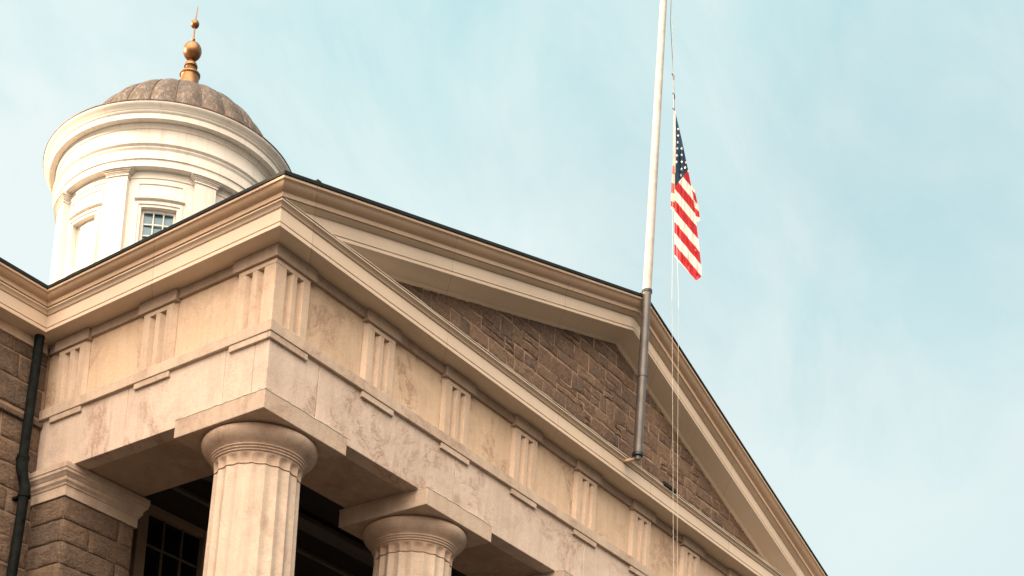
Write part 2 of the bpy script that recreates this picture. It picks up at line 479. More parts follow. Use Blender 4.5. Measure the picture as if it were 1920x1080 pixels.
# cornices --------------------------------------------------------
low = [(-.07, ZC), (.250, ZC), (.259, ZC + .004), (.259, ZC + .042), (.243, ZC + .045), (.243, ZC + .057), (.256, ZC + .060), (.256, ZC + .196), (.242, ZC + .199),
       (.242, ZC + .213), (.262, ZC + .217), (.267, ZC + .230), (.277, ZC + .243), (.292, ZC + .252), (.302, ZC + .255), (.302, ZC + .269), (.290, ZC + .271), (.290, ZC + .282)]
cyma = [(.312, 1.954), (.314, 1.999), (.318, 2.003), (.332, 2.006), (.352, 2.013), (.370, 2.025), (.384, 2.040), (.392, 2.054), (.398, 2.060), (.411, 2.062), (.415, 2.066), (.415, 2.090)]
edge_p = [(.33, 2.091), (.421, 2.091), (.427, 2.096), (.427, 2.112), (.420, 2.116), (.420, 2.138), (.410, 2.144), (.33, 2.146)]
corner = lambda o, z: (-o, -o, z)
inner = lambda o, z: (-o, YW - o, z)
front_end = lambda o, z: (L + o, -o, z)
wing_end = lambda o, z: (-14.0, YW - o, z)
backr = lambda o, z: (L + o, YW - o, z)
m = MB(); m.sweep(low + [(-.07, 1.956)], [corner, front_end]); m.build('cornice', M['cornice'], por, smooth=35)
m = MB(); m.sweep(low + [(-.07, 1.952)], [corner, inner]); m.build('cornice', M['cornice'], por, smooth=35)
m = MB(); m.sweep(low + [(-.07, 1.952)], [front_end, backr]); m.build('cornice', M['cornice'], por, smooth=35)
def gutter_prof(): return [(.20, 1.9535)] + cyma + [(.20, 2.090)]
m = MB(); m.sweep(gutter_prof(), [corner, inner]); m.build('gutter', M['sima'], por, smooth=35)
m = MB(); m.sweep(edge_p, [corner, inner]); m.build('roof_edge', M['dark_metal'], por, smooth=35)
# raking cornice: the same section carried up both slopes of the gable
rk0 = lambda o, z: (-o, -o, z)
rk1 = lambda o, z: (XM, -o, z + SLOPE * (XM + o))
rk2 = lambda o, z: (L + o, -o, z)
zr = 1.725
rake = [(-.075, zr), (.234, zr), (.240, zr + .004), (.240, zr + .036), (.226, zr + .039), (.226, zr + .051), (.237, zr + .054), (.237, zr + .190), (.228, zr + .193),
        (.228, zr + .204), (.256, zr + .207), (.268, zr + .212), (.282, zr + .217), (.297, zr + .219), (.297, zr + .222), (.288, zr + .223), (.288, 1.951), (-.075, 1.952)]
m = MB(); m.sweep(rake, [rk0, rk1, rk2]); m.build('raking_cornice', M['cornice'], por, smooth=35)
m = MB(); m.sweep(gutter_prof(), [rk0, rk1, rk2]); m.build('raking_gutter', M['sima'], por, smooth=35)
m = MB(); m.sweep(edge_p, [rk0, rk1, rk2]); m.build('roof_edge', M['dark_metal'], por, smooth=35)
bed = [(-.1, zr - .022), (-.030, zr - .022), (-.026, zr - .016), (-.014, zr - .012), (-.004, zr - .006), (-.004, zr - .002), (-.1, zr - .002)]
m = MB(); m.sweep(bed, [rk0, rk1, rk2]); m.build('bed_moulding', M['cornice'], por, smooth=35)
# flashing strip along the shelf of the front cornice, wavy where it has lifted
m = MB(); n = 150; rings = []
def fl_ring(x, w):
    return lambda o, z: (x, -(o + w * .5), z + w)
for i in range(n + 1):
    x = -.26 + (L + .5) * i / n
    w = .0 + .004 * math.sin(x * 2.1) * math.sin(x * 5.7 + 1)
    rings.append(fl_ring(x, w))
m.sweep([(-.02, 1.958), (.300, 1.9535), (.307, 1.947), (.307, 1.956), (.300, 1.961), (-.02, 1.966)], rings)
m.build('flashing', M['flashing'], por, smooth=50)
m = MB(); m.box(7.80, 8.16, -.322, -.10, 1.945, 1.998); m.build('flashing_patch', M['dark_metal'], por, bevel=.006)
m = MB(); m.prism([(.10, -.34), (.165, -.34), (.165, -.40), (.10, -.40)], 2.27, 2.335); m.build('roof_bracket', M['dark_metal'], por, bevel=.005)
# gable roof
m = MB()
zt = lambda x: 2.118 + SLOPE * (min(x, L - x) + .40)
for a, b in ((-.38, XM), (XM, L + .38)):
    m.add([(a, -.38, zt(a)), (b, -.38, zt(b)), (b, 9.0, zt(b)), (a, 9.0, zt(a)), (a, -.38, zt(a) - .05), (b, -.38, zt(b) - .05), (b, 9.0, zt(b) - .05), (a, 9.0, zt(a) - .05)],
          [(0, 1, 2, 3), (7, 6, 5, 4), (0, 4, 5, 1), (3, 2, 6, 7), (0, 3, 7, 4), (1, 5, 6, 2)])
m.build('roof', M['roof'], por)

# gable wall of squared rubble ------------------------------------
def clip(poly, a, b, c):      # keep a*x + b*z <= c
    out = []
    for i in range(len(poly)):
        p, q = poly[i], poly[(i + 1) % len(poly)]
        fp, fq = a * p[0] + b * p[1] - c, a * q[0] + b * q[1] - c
        if fp <= 0: out.append(p)
        if (fp < 0 < fq) or (fq < 0 < fp):
            t = fp / (fp - fq); out.append((p[0] + t * (q[0] - p[0]), p[1] + t * (q[1] - p[1])))
    return out
def stone(m, poly, plane, depth, inset=.022, back=.1):
    """one rough block: an irregular outline with a pillowed, broken face"""
    if len(poly) < 3: return
    cx = sum(p[0] for p in poly) / len(poly); cz = sum(p[1] for p in poly) / len(poly)
    # densify the outline
    ring = []
    for i in range(len(poly)):
        p, q = poly[i], poly[(i + 1) % len(poly)]
        k = max(1, int(math.hypot(q[0] - p[0], q[1] - p[1]) / .09))
        for j in range(k): ring.append((p[0] + (q[0] - p[0]) * j / k, p[1] + (q[1] - p[1]) * j / k))
    n = len(ring); vs = []; fs = []
    size = min(max(p[0] for p in ring) - min(p[0] for p in ring), max(p[1] for p in ring) - min(p[1] for p in ring))
    if size < .03: return
    levels = [(0, -back), (0, .0), (inset, depth * .75), (min(size * .28, .07), depth), (min(size * .42, .13), depth * 1.05)]
    for li, (ins, dd) in enumerate(levels):
        for (x, z) in ring:
            dx, dz = cx - x, cz - z
            l = math.hypot(dx, dz) + 1e-6; f = min(.92, ins / l)
            jit = (random.uniform(-.010, .010) if li >= 1 else 0)
            vs.append(plane(x + dx * f + jit * .8, z + dz * f + jit * .6, dd + (random.uniform(-.4, .4) * depth if li >= 2 else 0)))
    vs.append(plane(cx, cz, depth * random.uniform(.8, 1.2)))
    for li in range(len(levels) - 1):
        for i in range(n):
            a = li * n + i; b = li * n + (i + 1) % n
            fs.append((a, b, b + n, a + n))
    e = (len(levels) - 1) * n
    for i in range(n): fs.append((e + i, e + (i + 1) % n, len(vs) - 1))
    m.add(vs, fs)
def courses(x0, x1, z0, z1, h, w, mortar, clips, plane, depth, m, var=.5):
    z = z0
    while z < z1:
        hh = h * random.uniform(1 - var * .5, 1 + var * .5)
        x = x0 - random.uniform(0, w)
        tilt = random.uniform(-.006, .006)
        while x < x1:
            ww = w * random.uniform(1 - var, 1 + var)
            j = lambda: random.uniform(-.014, .014) * (1 if var > .3 else .25)
            parts = [(z, z + hh)]
            if var > .3 and random.random() < .16: c_ = z + hh * random.uniform(.4, .6); parts = [(z, c_), (c_, z + hh)]
            for za, zb in parts:
                poly = [(x + mortar + j(), za + mortar + j()), (x + ww - mortar + j(), za + mortar + j()), (x + ww - mortar + j(), zb - mortar + j()), (x + mortar + j(), zb - mortar + j())]
                for cl in clips: poly = clip(poly, *cl) if poly else poly
                if poly and len(poly) >= 3: stone(m, poly, plane, depth * random.uniform(.6, 1.4))
            x += ww
        z += hh
m = MB()
top = 1.72 + SLOPE * .1
courses(.3, L - .3, 1.90, 3.95, .195, .36, .005, [(-SLOPE, 1, top), (SLOPE, 1, top + SLOPE * L)], lambda x, z, d: (x, .058 - d, z), .011, m)
ty = m.build('tympanum', M['tympanum'], por, smooth=60)
m = MB(); m.prism([(.0, 1.75), (L, 1.75), (XM, 1.75 + SLOPE * XM)], .058, .4, lambda a, b, c: (a, c, b)); m.build('mortar', M['mortar'], ty)

# ceiling of the portico, podium and steps
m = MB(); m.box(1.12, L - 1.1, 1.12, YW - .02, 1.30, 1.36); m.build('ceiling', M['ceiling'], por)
m = MB(); m.box(-.3, L + .3, -.3, YW - .02, -Z0 + .004, -8.1); m.build('podium', M['trim'], por, bevel=.01)
for i in range(5):
    m = MB(); m.box(-.3, L + .3, -.305 - .32 * (i + 1), -.305 - .32 * i, -Z0 + .004, -8.1 - .167 * (i + 1)); m.build('step', M['step'], por, bevel=.01)

# ------------------------------------------------------------------ columns
def make_column(x, y, label):
    t = thing('column', (x, y, -8.1), label, 'column', 'fluted columns under the portico beam')
    H0 = -8.1
    m = MB(); NF = 20; seg = 8
    prof = []
    for i in range(25):
        f = i / 24; z = H0 + (-.612 - H0) * f
        prof.append((.575 - (.575 - .474) * f - .010 * math.sin(math.pi * f) * -1, z))
    def flute(r, z, a):
        u = (a / (2 * math.pi) * NF) % 1
        return r - .027 * math.sin(math.pi * u) ** 1.3
    m.lathe(prof, x, y, NF * seg, rf=flute)
    sh = m.build('shaft', M['column'], t, smooth=22)
    # a chipped seam, then the neck where each flute ends in a rounded head
    m = MB()
    prof = [(.455, -.620), (.462, -.612), (.462, -.603), (.4755, -.600), (.477, -.585), (.478, -.56), (.479, -.54), (.481, -.52), (.483, -.505), (.486, -.490), (.490, -.478)]
    def neck(r, z, a):
        u = (a / (2 * math.pi) * NF) % 1
        h = max(0.0, min(1.0, (-.492 - z) / .045))
        w = math.sqrt(h) if z < -.492 else 0
        return r - .036 * math.sin(math.pi * u) ** 1.2 * (w if z > -.598 else .4)
    m.lathe(prof, x, y, NF * seg, rf=neck)
    m.build('neck', M['capital'], t, smooth=35)
    m = MB()
    prof = [(.45, -.482), (.493, -.478)]
    for k in range(3):
        z = -.474 + k * .026; r = .500 + k * .012
        prof += [(r, z), (r + .008, z + .006), (r + .008, z + .014), (r, z + .020)]
    prof += [(.530, -.394), (.560, -.374), (.592, -.348), (.617, -.318), (.632, -.286), (.638, -.258), (.632, -.236), (.612, -.220), (.590, -.2135), (.3, -.2135)]
    m.lathe(prof, x, y, 96); m.build('capital', M['capital'], t, smooth=40)
    m = MB(); h = .667; m.box(x - h, x + h, y - h, y + h, -.213, -.001); m.build('abacus', M['band'], t, bevel=.008)
    m = MB()
    for k in range(4):       # lead capping dressed over the slab's top edge, ragged along its lower side
        n_ = 26; vs_ = []; fs_ = []
        for i in range(n_ + 1):
            u_ = -h - .004 + (2 * h + .008) * i / n_; dz_ = random.uniform(.002, .012)
            for o_, z_ in ((h - .10, .010), (h + .004, .003), (h + .004, -dz_)):
                q_ = (u_, -o_) if k == 0 else (-o_, u_) if k == 1 else (u_, o_) if k == 2 else (o_, u_)
                vs_.append((x + q_[0], y + q_[1], z_))
        for i in range(n_):
            for j_ in (0, 1): fs_.append((i * 3 + j_, i * 3 + j_ + 1, i * 3 + 4 + j_, i * 3 + 3 + j_))
        m.add(vs_, fs_)
    m.build('capping', M['sealant'], t)
    return t
AX = .541
ca = make_column(AX, AX, 'pale fluted stone column carrying the near corner of the portico, largest in view')
dg = bpy.context.evaluated_depsgraph_get
def copy_col(x, y, label):
    c = clone(ca, None); c.location = (x, y, ca.location.z); tag(c, label, 'column', 'fluted columns under the portico beam'); return c
copy_col(3.34, AX, 'second fluted stone column along the portico front, its rounded capital between two dark openings')
copy_col(6.32, AX, 'third fluted column along the portico front, only a corner of its square slab showing at the bottom edge')
copy_col(9.74, AX, 'fourth fluted column along the portico front, beyond the right-hand end of the visible beam')
copy_col(L - AX, AX, 'fluted column at the far right corner of the portico front')

# ------------------------------------------------------------------ stone building behind
bld = thing('stone_building', (XM, 9, -Z0), 'brown squared-stone building behind the portico, with a cream cornice and dark windows', 'building')
m = MB()
wp = lambda x, z, d: (x, YW - d, z)
courses(-2.2, .02, -2.6, .60, .285, .62, .007, [(1, 0, -.002)], wp, .017, m, .22)
courses(-2.2, .02, .74, ZC, .31, .66, .007, [(1, 0, -.002), (0, 1, ZC - .04)], wp, .017, m, .22)
wl = m.build('wall', M['wall'], bld, smooth=60)
m = MB(); m.box(-14, -.0, YW + .0, 15, -Z0 + .004, ZC - .01); m.box(L, L + 9, YW, 15, -Z0 + .004, ZC - .01)
m.box(.003, L - .003, YW + .002, 15, -Z0 + .004, ZC + .2)
m.build('backing', M['mortar_wall'], wl)
m = MB(); m.prism([(-14, .0), (-.003, .0), (-.003, .05), (-14, .07)], .605, .675, lambda a, b, c: (a, YW - .01 - b, c)); m.build('string_course', M['wall'], bld, bevel=.012)
m = MB(); m.sweep(low + [(-.07, 1.952)], [inner, wing_end]); m.build('cornice', M['cornice'], bld, smooth=35)
m = MB(); m.sweep([(-.05, ZC - .12), (.05, ZC - .12), (.05, ZC - .003), (-.05, ZC - .003)], [inner, wing_end]); m.build('cornice_band', M['band'], bld, bevel=.005)
m = MB(); m.sweep(gutter_prof(), [inner, wing_end]); m.build('gutter', M['sima'], bld, smooth=35)
m = MB(); m.sweep(edge_p, [inner, wing_end]); m.build('roof_edge', M['dark_metal'], bld, smooth=35)
m = MB()
for a, b in ((-14.3, -.02), (L + .02, L + 9.3)):
    m.add([(a, YW - .38, 2.115), (b, YW - .38, 2.115), (b, 10.3, 4.65), (a, 10.3, 4.65), (a, 17, 2.0), (b, 17, 2.0)], [(0, 1, 2, 3), (3, 2, 5, 4)])
m.add([(-.02, YW, 2.1), (L + .02, YW, 2.1), (L + .02, 10.3, 4.65), (-.02, 10.3, 4.65), (L + .02, 17, 2.0), (-.02, 17, 2.0)], [(0, 1, 2, 3), (3, 2, 4, 5)])
m.build('roof', M['roof'], bld)
# square pier where the portico's side beam lands, with a moulded capital
pier = MB()
PX1, PY0 = 1.10, 3.155
def pierblocks(m):
    z = -.372; k = 0
    while z > -3.4:
        h = .272
        za, zb = z - h + .005, z - .005
        off = .0
        # front face stones
        cuts = [0, .28 if k % 2 else .62, PX1] if k % 2 == 0 else [0, .22, .66, PX1]
        cuts = [0, (.42 if k % 2 else .86), PX1] if True else cuts
        for a, b in zip(cuts[:-1], cuts[1:]):
            stone(m, [(a + .006, za), (b - .006, za), (b - .006, zb), (a + .006, zb)], lambda x, zz, d: (x, PY0 - d, zz), .013, .02)
        stone(m, [(PY0 + .006, za), (YW - .012, za), (YW - .012, zb), (PY0 + .006, zb)], lambda yy, zz, d: (-d, yy, zz), .013, .02)
        z -= h; k += 1
pierblocks(pier)
pr_ = pier.build('corner_pier', M['wall'], bld, smooth=60)
m = MB(); m.box(.012, PX1 - .004, PY0 + .012, YW - .01, -7.9, -.36); m.build('mortar', M['mortar_wall'], pr_)
m = MB()
capp = [(-.03, -.372), (.028, -.372), (.028, -.252), (.040, -.247), (.046, -.225), (.064, -.205), (.070, -.198), (.070, -.160), (.080, -.152), (.098, -.125), (.112, -.112), (.112, -.078), (.122, -.072), (.122, -.004), (-.03, -.004)]
m.sweep(capp, [lambda o, z: (-o, YW - .01, z), lambda o, z: (-o, PY0 - o, z), lambda o, z: (PX1 + o, PY0 - o, z), lambda o, z: (PX1 + o, YW - .01, z)])
m.build('pier_capital', M['band'], pr_, bevel=.004)
# window in the portico's back wall
def window_back(x0):
    yb = 3.70
    m = MB(); m.box(x0 - .17, x0, yb - .06, YW - .005, -6.2, .30); m.box(x0 + 1.0, x0 + 1.17, yb - .06, YW - .005, -6.2, .30)
    m.box(x0 + .002, x0 + .998, yb - .055, YW - .005, .19, .30)
    w = m.build('window', M['frame_paint'], bld, bevel=.008)
    m = MB(); m.box(x0 + .003, x0 + .997, yb + .03, yb + .045, -6.1, .187); m.build('pane', M['glass_dark'], w)
    m = MB()
    for k in (1, 2): m.box(x0 + k / 3 - .013, x0 + k / 3 + .013, yb, yb + .028, -6.1, .186)
    z = -.22
    while z > -6: m.box(x0 + .004, x0 + .996, yb + .004, yb + .026, z - .013, z + .013); z -= .44
    m.build('glazing_bars', M['trim'], w)
window_back(1.75)
for x0 in (5.0, 7.7, 10.9): window_back(x0)
m = MB()
prw = [(-.02, .68), (.03, .68), (.05, .70), (.05, .745), (-.02, .745)]
m.sweep(prw, [lambda o, z: (1.13, YW - .02 - o, z), lambda o, z: (L - 1.1, YW - .02 - o, z)])
prw = [(-.02, 1.02), (.05, 1.02), (.09, 1.08), (.15, 1.13), (.15, 1.2), (-.02, 1.2)]
m.sweep(prw, [lambda o, z: (1.13, YW - .02 - o, z), lambda o, z: (L - 1.1, YW - .02 - o, z)])
m.build('wall_moulding', M['trim'], bld)
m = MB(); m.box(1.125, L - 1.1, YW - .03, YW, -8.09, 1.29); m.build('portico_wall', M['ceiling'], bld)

# ------------------------------------------------------------------ downpipe
dp = thing('downpipe', (-.26, 3.6, -Z0), 'dark green-black rainwater downpipe in the corner beside the portico', 'downpipe')
def sq(m, pts, r, n=4): m.tube(pts, r, n)
m = MB(); m.tube([(-.245, 3.65, 1.66), (-.300, 3.65, 0.02)], .060, 12); m.build('pipe', M['pipe'], dp, smooth=50)
m = MB(); m.tube([(-.296, 3.65, .12), (-.300, 3.65, -.02), (-.290, 3.62, -.14), (-.268, 3.58, -.28), (-.272, 3.58, -.38)], [.072, .072, .066, .066, .072], 12); m.build('elbow', M['pipe'], dp, smooth=50)
m = MB(); m.tube([(-.271, 3.58, -.32), (-.335, 3.58, -1.5), (-.36, 3.58, -3.0), (-.36, 3.58, -Z0 + .05)], .063, 12); m.build('pipe', M['pipe'], dp, smooth=50)
for x, y, z in ((-.296, 3.65, .11), (-.274, 3.58, -.38)):
    m = MB(); m.tube([(x, y, z - .018), (x, y, z + .018)], .078, 12); m.build('strap', M['pipe'], dp, smooth=50)
    m = MB(); m.box(x - .03, x + .03, y + .05, YW - .004, z - .015, z + .015); m.build('bracket', M['pipe'], dp)

# ------------------------------------------------------------------ cupola
CX, CY = 6.86, 9.865
cup = thing('cupola', (CX, CY, 4.0), 'round white cupola with pilasters, broad cornice and brown copper dome on the roof', 'cupola')
cm = M['cupola']
BAYS = [k * 45 for k in range(8)]          # window centres
RW = 1.925
ZB, ZO0, ZO1, ZE = 3.2, 7.30, 8.195, 8.885     # base, opening bottom/top, underside of entablature
# drum wall with real openings
m = MB(); HW = 9.3
for c in BAYS:
    m.arcbox(CX, CY, RW - .14, RW, c + HW, c + 45 - HW, ZB, ZE, 10)
    m.arcbox(CX, CY, RW - .14, RW, c - HW, c + HW, ZB, ZO0, 6)
    m.arcbox(CX, CY, RW - .14, RW, c - HW, c + HW, ZO1, ZE, 6)
dr = m.build('drum', cm, cup, smooth=30)
m = MB(); m.lathe([(RW - .2, ZB), (RW - .2, ZE)], CX, CY, 64); m.build('lining', M['ceiling'], dr)
# rows of mouldings of the entablature
m = MB()
ent = [(1.80, ZE), (2.065, ZE), (2.065, 9.012), (2.090, 9.015), (2.090, 9.165), (2.084, 9.17), (2.104, 9.20), (2.112, 9.21), (2.112, 9.232), (2.130, 9.245), (2.150, 9.262), (2.152, 9.288), (2.105, 9.300), (2.080, 9.305),
       (2.080, 9.572), (2.098, 9.575), (2.106, 9.60), (2.122, 9.625), (2.134, 9.640), (2.134, 9.668), (1.80, 9.668)]
m.lathe(ent, CX, CY, 128); m.build('entablature', cm, cup, smooth=28)
m = MB()
crn = [(1.80, 9.669), (2.235, 9.664), (2.252, 9.652), (2.256, 9.656), (2.256, 9.745), (2.248, 9.75), (2.272, 9.765), (2.286, 9.785), (2.288, 9.80), (2.298, 9.803), (2.310, 9.825), (2.342, 9.848), (2.366, 9.872), (2.372, 9.884), (2.372, 9.912), (1.9, 9.93)]
m.lathe(crn, CX, CY, 144); m.build('cornice', cm, cup, smooth=28)
m = MB(); m.lathe([(2.374, 9.903), (2.384, 9.906), (2.386, 9.922), (2.35, 9.932), (1.86, 10.02)], CX, CY, 144); m.build('cornice_roof', M['copper'], cup, smooth=40)
# dome: ribbed copper gores
m = MB(); NG = 24; DX, DY = .03, -.085
prof = []
for i in range(33):
    a = math.pi / 2 * i / 32
    prof.append((max(.02, 1.86 * math.cos(a)), 9.99 + 1.53 * math.sin(a)))
def gore(r, z, a):
    u = (a / (2 * math.pi) * NG) % 1
    return r * (1 + .034 * math.sin(math.pi * u) ** .8 - .018)
m.lathe(prof, CX + DX, CY + DY, NG * 8, rf=gore); dm = m.build('dome', M['copper'], cup, smooth=14)
m = MB()
for k in range(NG):
    a = 2 * math.pi * k / NG
    pts = [(CX + DX + (r * .984 + .006) * math.cos(a), CY + DY + (r * .984 + .006) * math.sin(a), z) for r, z in prof[:-1]]
    m.tube(pts, .014, 5)
m.build('dome_seams', M['copper'], dm)
# finial
FX, FY = CX + .02, CY - .235
fn = MB()
fn.lathe([(.30, 11.35), (.30, 11.55), (.20, 11.62), (.18, 11.9), (.172, 12.02), (.178, 12.035), (.196, 12.045), (.198, 12.072), (.17, 12.095), (.13, 12.15), (.100, 12.205), (.104, 12.215), (.128, 12.228), (.130, 12.252), (.108, 12.30), (.062, 12.345), (.038, 12.375), (.036, 12.50), (.02, 12.52)], FX, FY, 36)
fo = fn.build('finial', M['gilt'], cup, smooth=40)
m = MB(); m.ball(FX, FY, 12.56, .178); m.build('finial_ball', M['gilt'], fo, smooth=60)
m = MB(); m.ball(FX, FY, 13.125, .082); m.build('finial_ball', M['gilt'], fo, smooth=60)
m = MB(); m.tube([(FX, FY, 12.70), (FX, FY, 12.84), (FX, FY, 13.1), (FX + .01, FY - .02, 13.50)], [.02, .018, .015, .008], 8); m.ball(FX, FY, 12.80, .034); m.build('spike', M['gilt'], fo, smooth=40)
# pilasters with capitals
def pilaster(c):
    m = MB(); hw = 5.55
    m.arcbox(CX, CY, RW - .01, 2.045, c - hw, c + hw, ZB, 8.775, 4)
    p = m.build('pilaster', cm, cup, bevel=.004)
    m = MB()
    for r, w, z0, z1 in ((2.066, 6.2, 8.730, 8.752), (2.060, 6.0, 8.776, 8.795), (2.078, 6.6, 8.795, 8.818), (2.100, 7.3, 8.818, 8.836), (2.128, 8.0, 8.838, 8.8835)):
        m.arcbox(CX, CY, RW - .008, r, c - w, c + w, z0, z1, 4)
    m.build('pilaster_capital', cm, p, bevel=.003)
    return p
for c in BAYS: pilaster(c + 22.5)
# windows (glazed on the bays facing the front, a blank painted board on the side bay)
def cwindow(c, glazed):
    m = MB(); A = m.arcbox
    # stepped architrave round the opening
    for r, w0, w1 in ((1.945, HW - .1, HW + 1.35), (1.966, HW + 1.36, HW + 2.7)):
        t_ = (w1 - HW) * .034; t0 = (w0 - HW) * .034
        A(CX, CY, RW - .006, r, c - w1, c - w0, ZO0 - t_, ZO1 + t_, 2); A(CX, CY, RW - .006, r, c + w0, c + w1, ZO0 - t_, ZO1 + t_, 2)
        A(CX, CY, RW - .005, r - .0008, c - w0, c + w0, ZO1 + t0, ZO1 + t_, 8)
        A(CX, CY, RW - .005, r - .0008, c - w0, c + w0, ZO0 - t_, ZO0 - t0, 8)
    A(CX, CY, RW - .004, 1.985, c - 13.3, c + 13.3, ZO1 + .148, ZO1 + .172, 10)     # hood
    A(CX, CY, RW - .004, 1.962, c - 12.7, c + 12.7, ZO1 + .172, ZO1 + .186, 10)
    A(CX, CY, RW - .004, 2.02, c - 12.9, c + 12.9, ZO0 - .16, ZO0 - .1, 10)         # sill
    w = m.build('window', cm, cup, bevel=.003)
    m = MB(); A = m.arcbox      # raised frame of the panel above
    pz0, pz1 = ZO1 + .20, ZO1 + .47
    A(CX, CY, RW - .003, 1.945, c - 12.6, c - 11.4, pz0, pz1, 2); A(CX, CY, RW - .003, 1.945, c + 11.4, c + 12.6, pz0, pz1, 2)
    A(CX, CY, RW - .0025, 1.9445, c - 11.39, c + 11.39, pz0, pz0 + .03, 8); A(CX, CY, RW - .0025, 1.9445, c - 11.39, c + 11.39, pz1 - .035, pz1, 8)
    A(CX, CY, RW - .003, 1.942, c - 16.0, c + 16.0, pz1 + .075, pz1 + .092, 10)
    m.build('panel', cm, w, bevel=.002)
    if glazed:
        m = MB(); m.arcbox(CX, CY, RW - .125, RW - .112, c - HW - .3, c + HW + .3, ZO0 - .01, ZO1 + .01, 1); m.build('pane', M['glass'], w)
        m = MB(); A = m.arcbox; r0, r1 = RW - .111, RW - .085
        A(CX, CY, r0, r1 + .012, c - HW, c - HW + 1.3, ZO0, ZO1, 1); A(CX, CY, r0, r1 + .012, c + HW - 1.3, c + HW, ZO0, ZO1, 1)
        A(CX, CY, r0, r1 + .011, c - HW + 1.31, c + HW - 1.31, ZO1 - .05, ZO1, 2)
        for q in (-1, 1): A(CX, CY, r0, r1, c + q * 2.75 - .33, c + q * 2.75 + .33, ZO0, ZO1 - .051, 1)
        for k in range(1, 5): A(CX, CY, r0 + .001, r1 - .002, c - HW + 1.32, c + HW - 1.32, ZO1 - .05 - k * .21 - .01, ZO1 - .05 - k * .21 + .01, 2)
        m.build('glazing_bars', cm, w)
    else:
        m = MB(); m.arcbox(CX, CY, RW - .125, RW - .085, c - HW + .2, c + HW - .2, ZO0 - .01, ZO1 + .01, 2); m.build('shutter', cm, w)
for c in BAYS: cwindow(c, c not in (180, 90))

# ------------------------------------------------------------------ flagpole
PXX, PYY = 6.785, -.462
fp = thing('flagpole', (PXX, PYY, 1.9), 'tall flagpole in front of the gable peak, pale above and dark grey below', 'flagpole')
m = MB(); m.tube([(PXX, PYY, 1.945), (PXX, PYY, 3.05), (PXX, PYY, 4.32)], [.064, .062, .060], 20); m.build('lower_pole', M['pole_dark'], fp, smooth=50)
m = MB(); m.tube([(PXX, PYY, 4.28)] + [(PXX, PYY, 4.28 + (13 - 4.28) * i / 12) for i in range(1, 13)], [.061 - .026 * i / 12 for i in range(13)], 20); m.build('upper_pole', M['pole_light'], fp, smooth=50)
for z, r in ((4.31, .071), (1.945, .078)):
    m = MB(); m.tube([(PXX, PYY, z - .022), (PXX, PYY, z + .022)], r, 20); m.build('collar', M['hook'], fp, bevel=.004)
m = MB(); m.tube([(PXX, PYY, 3.06), (PXX, PYY, 3.085)], .069, 20); m.build('joint', M['pole_dark'], fp)
m = MB(); m.box(PXX - .02, PXX + .02, PYY + .05, -.30, 4.295, 4.32); m.build('bracket', M['hook'], fp)
m = MB(); m.tube([(PXX, PYY, 1.872), (PXX, PYY, 1.94)], .046, 16); m.build('foot', M['pole_dark'], fp, smooth=50)
m = MB(); m.box(PXX - .024, PXX + .024, PYY + .040, -.262, 1.878, 1.915); m.build('foot_bracket', M['sima'], fp, bevel=.004)
m = MB(); m.tube([(PXX, PYY, 13.0), (PXX, PYY, 13.06)], .06, 16); m.ball(PXX, PYY, 13.15, .1); m.build('ball', M['gilt'], fp, smooth=50)

# halyard
hy = thing('halyard', (7.08, -.56, 1.0), 'thin pale rope loop hanging beside the flagpole, holding the flag', 'rope')
m = MB()
m.tube([(6.80, -.53, 12.9), (6.80, -.54, 10.2), (6.845, -.555, 8.39), (6.99, -.55, 7.80), (7.072, -.55, 7.395), (7.098, -.555, 7.16)], .0036, 6)
m.build('dark_line', M['hook'], hy)
m = MB()
m.tube([(6.81, -.53, 12.9), (6.83, -.55, 8.9), (6.985, -.60, 7.2), (7.056, -.70, 4.26), (6.97, -.86, 2.4), (6.893, -1.0, .75), (6.45, -1.8, -8.4)], .0026, 6)
m.build('pale_line', M['rope'], hy)
m = MB()
m.tube([(7.10, -.56, 7.12), (7.16, -.63, 5.6), (7.235, -.70, 4.35), (7.11, -.86, 2.45), (7.0, -1.0, .79), (6.55, -1.8, -8.4)], .0024, 6)
m.build('pale_line', M['rope'], hy)
for x, z in ((7.02, 7.66), (7.072, 7.395), (7.096, 7.175)):
    m = MB(); m.tube([(x - .035, -.55, z + .012), (x + .004, -.55, z), (x + .012, -.55, z - .05)], .011, 6); m.build('snap_hook', M['hook'], hy)

# ------------------------------------------------------------------ flag, hanging limp in oblique folds
fl = thing('flag', (7.1, -.566, 4.4), 'limp red, white and blue flag with white stars hanging at half-mast on the rope', 'flag')
HX = Vector((.680, -.733, 0)).normalized(); NX = Vector((-.71, -.40, -.585)).normalized()   # along the sheet, and towards the street
FO = Vector((7.1, -.566, 7.1286))
def fpt(u, v, d):       # u, v: hundredths of the flag's own outline, d: towards the viewer's side
    a = .00753 * u + .00042 * v; b = .00069 * u - .00814 * v
    p = FO + HX * a + Vector((0, 0, b)) + NX * d
    return (p.x, p.y, p.z)
NU, NV = 40, 200
def lx(v): return (0 if v < 70 else -.5 - (v - 70) * .006)
def rx(v):
    pts = [(0, .6), (50, 12.5), (106, 24), (150, 32.5), (190, 37.5), (225, 41.5), (270, 46), (300, 48.5), (316, 48.5)]
    for (a, b), (c, d) in zip(pts[:-1], pts[1:]):
        if v <= c: return b + (d - b) * (v - a) / (c - a)
    return pts[-1][1]
def depth(u, v):
    f = min(1, v / 90)
    return 0.034 * f * math.sin(u * .36 + v * .016) + .014 * f * math.sin(u * .82 - v * .03 + 1.0) + .006 * f * math.sin(u * 1.5 + v * .05)
def stripe(t): return 0 if int(math.floor(t)) % 2 == 0 else 1
m = MB(); base = 0
def vmax(u): return 266 + 46 * (u / 46.0)          # the lower hem runs down to the right
verts = {}; fuv = []
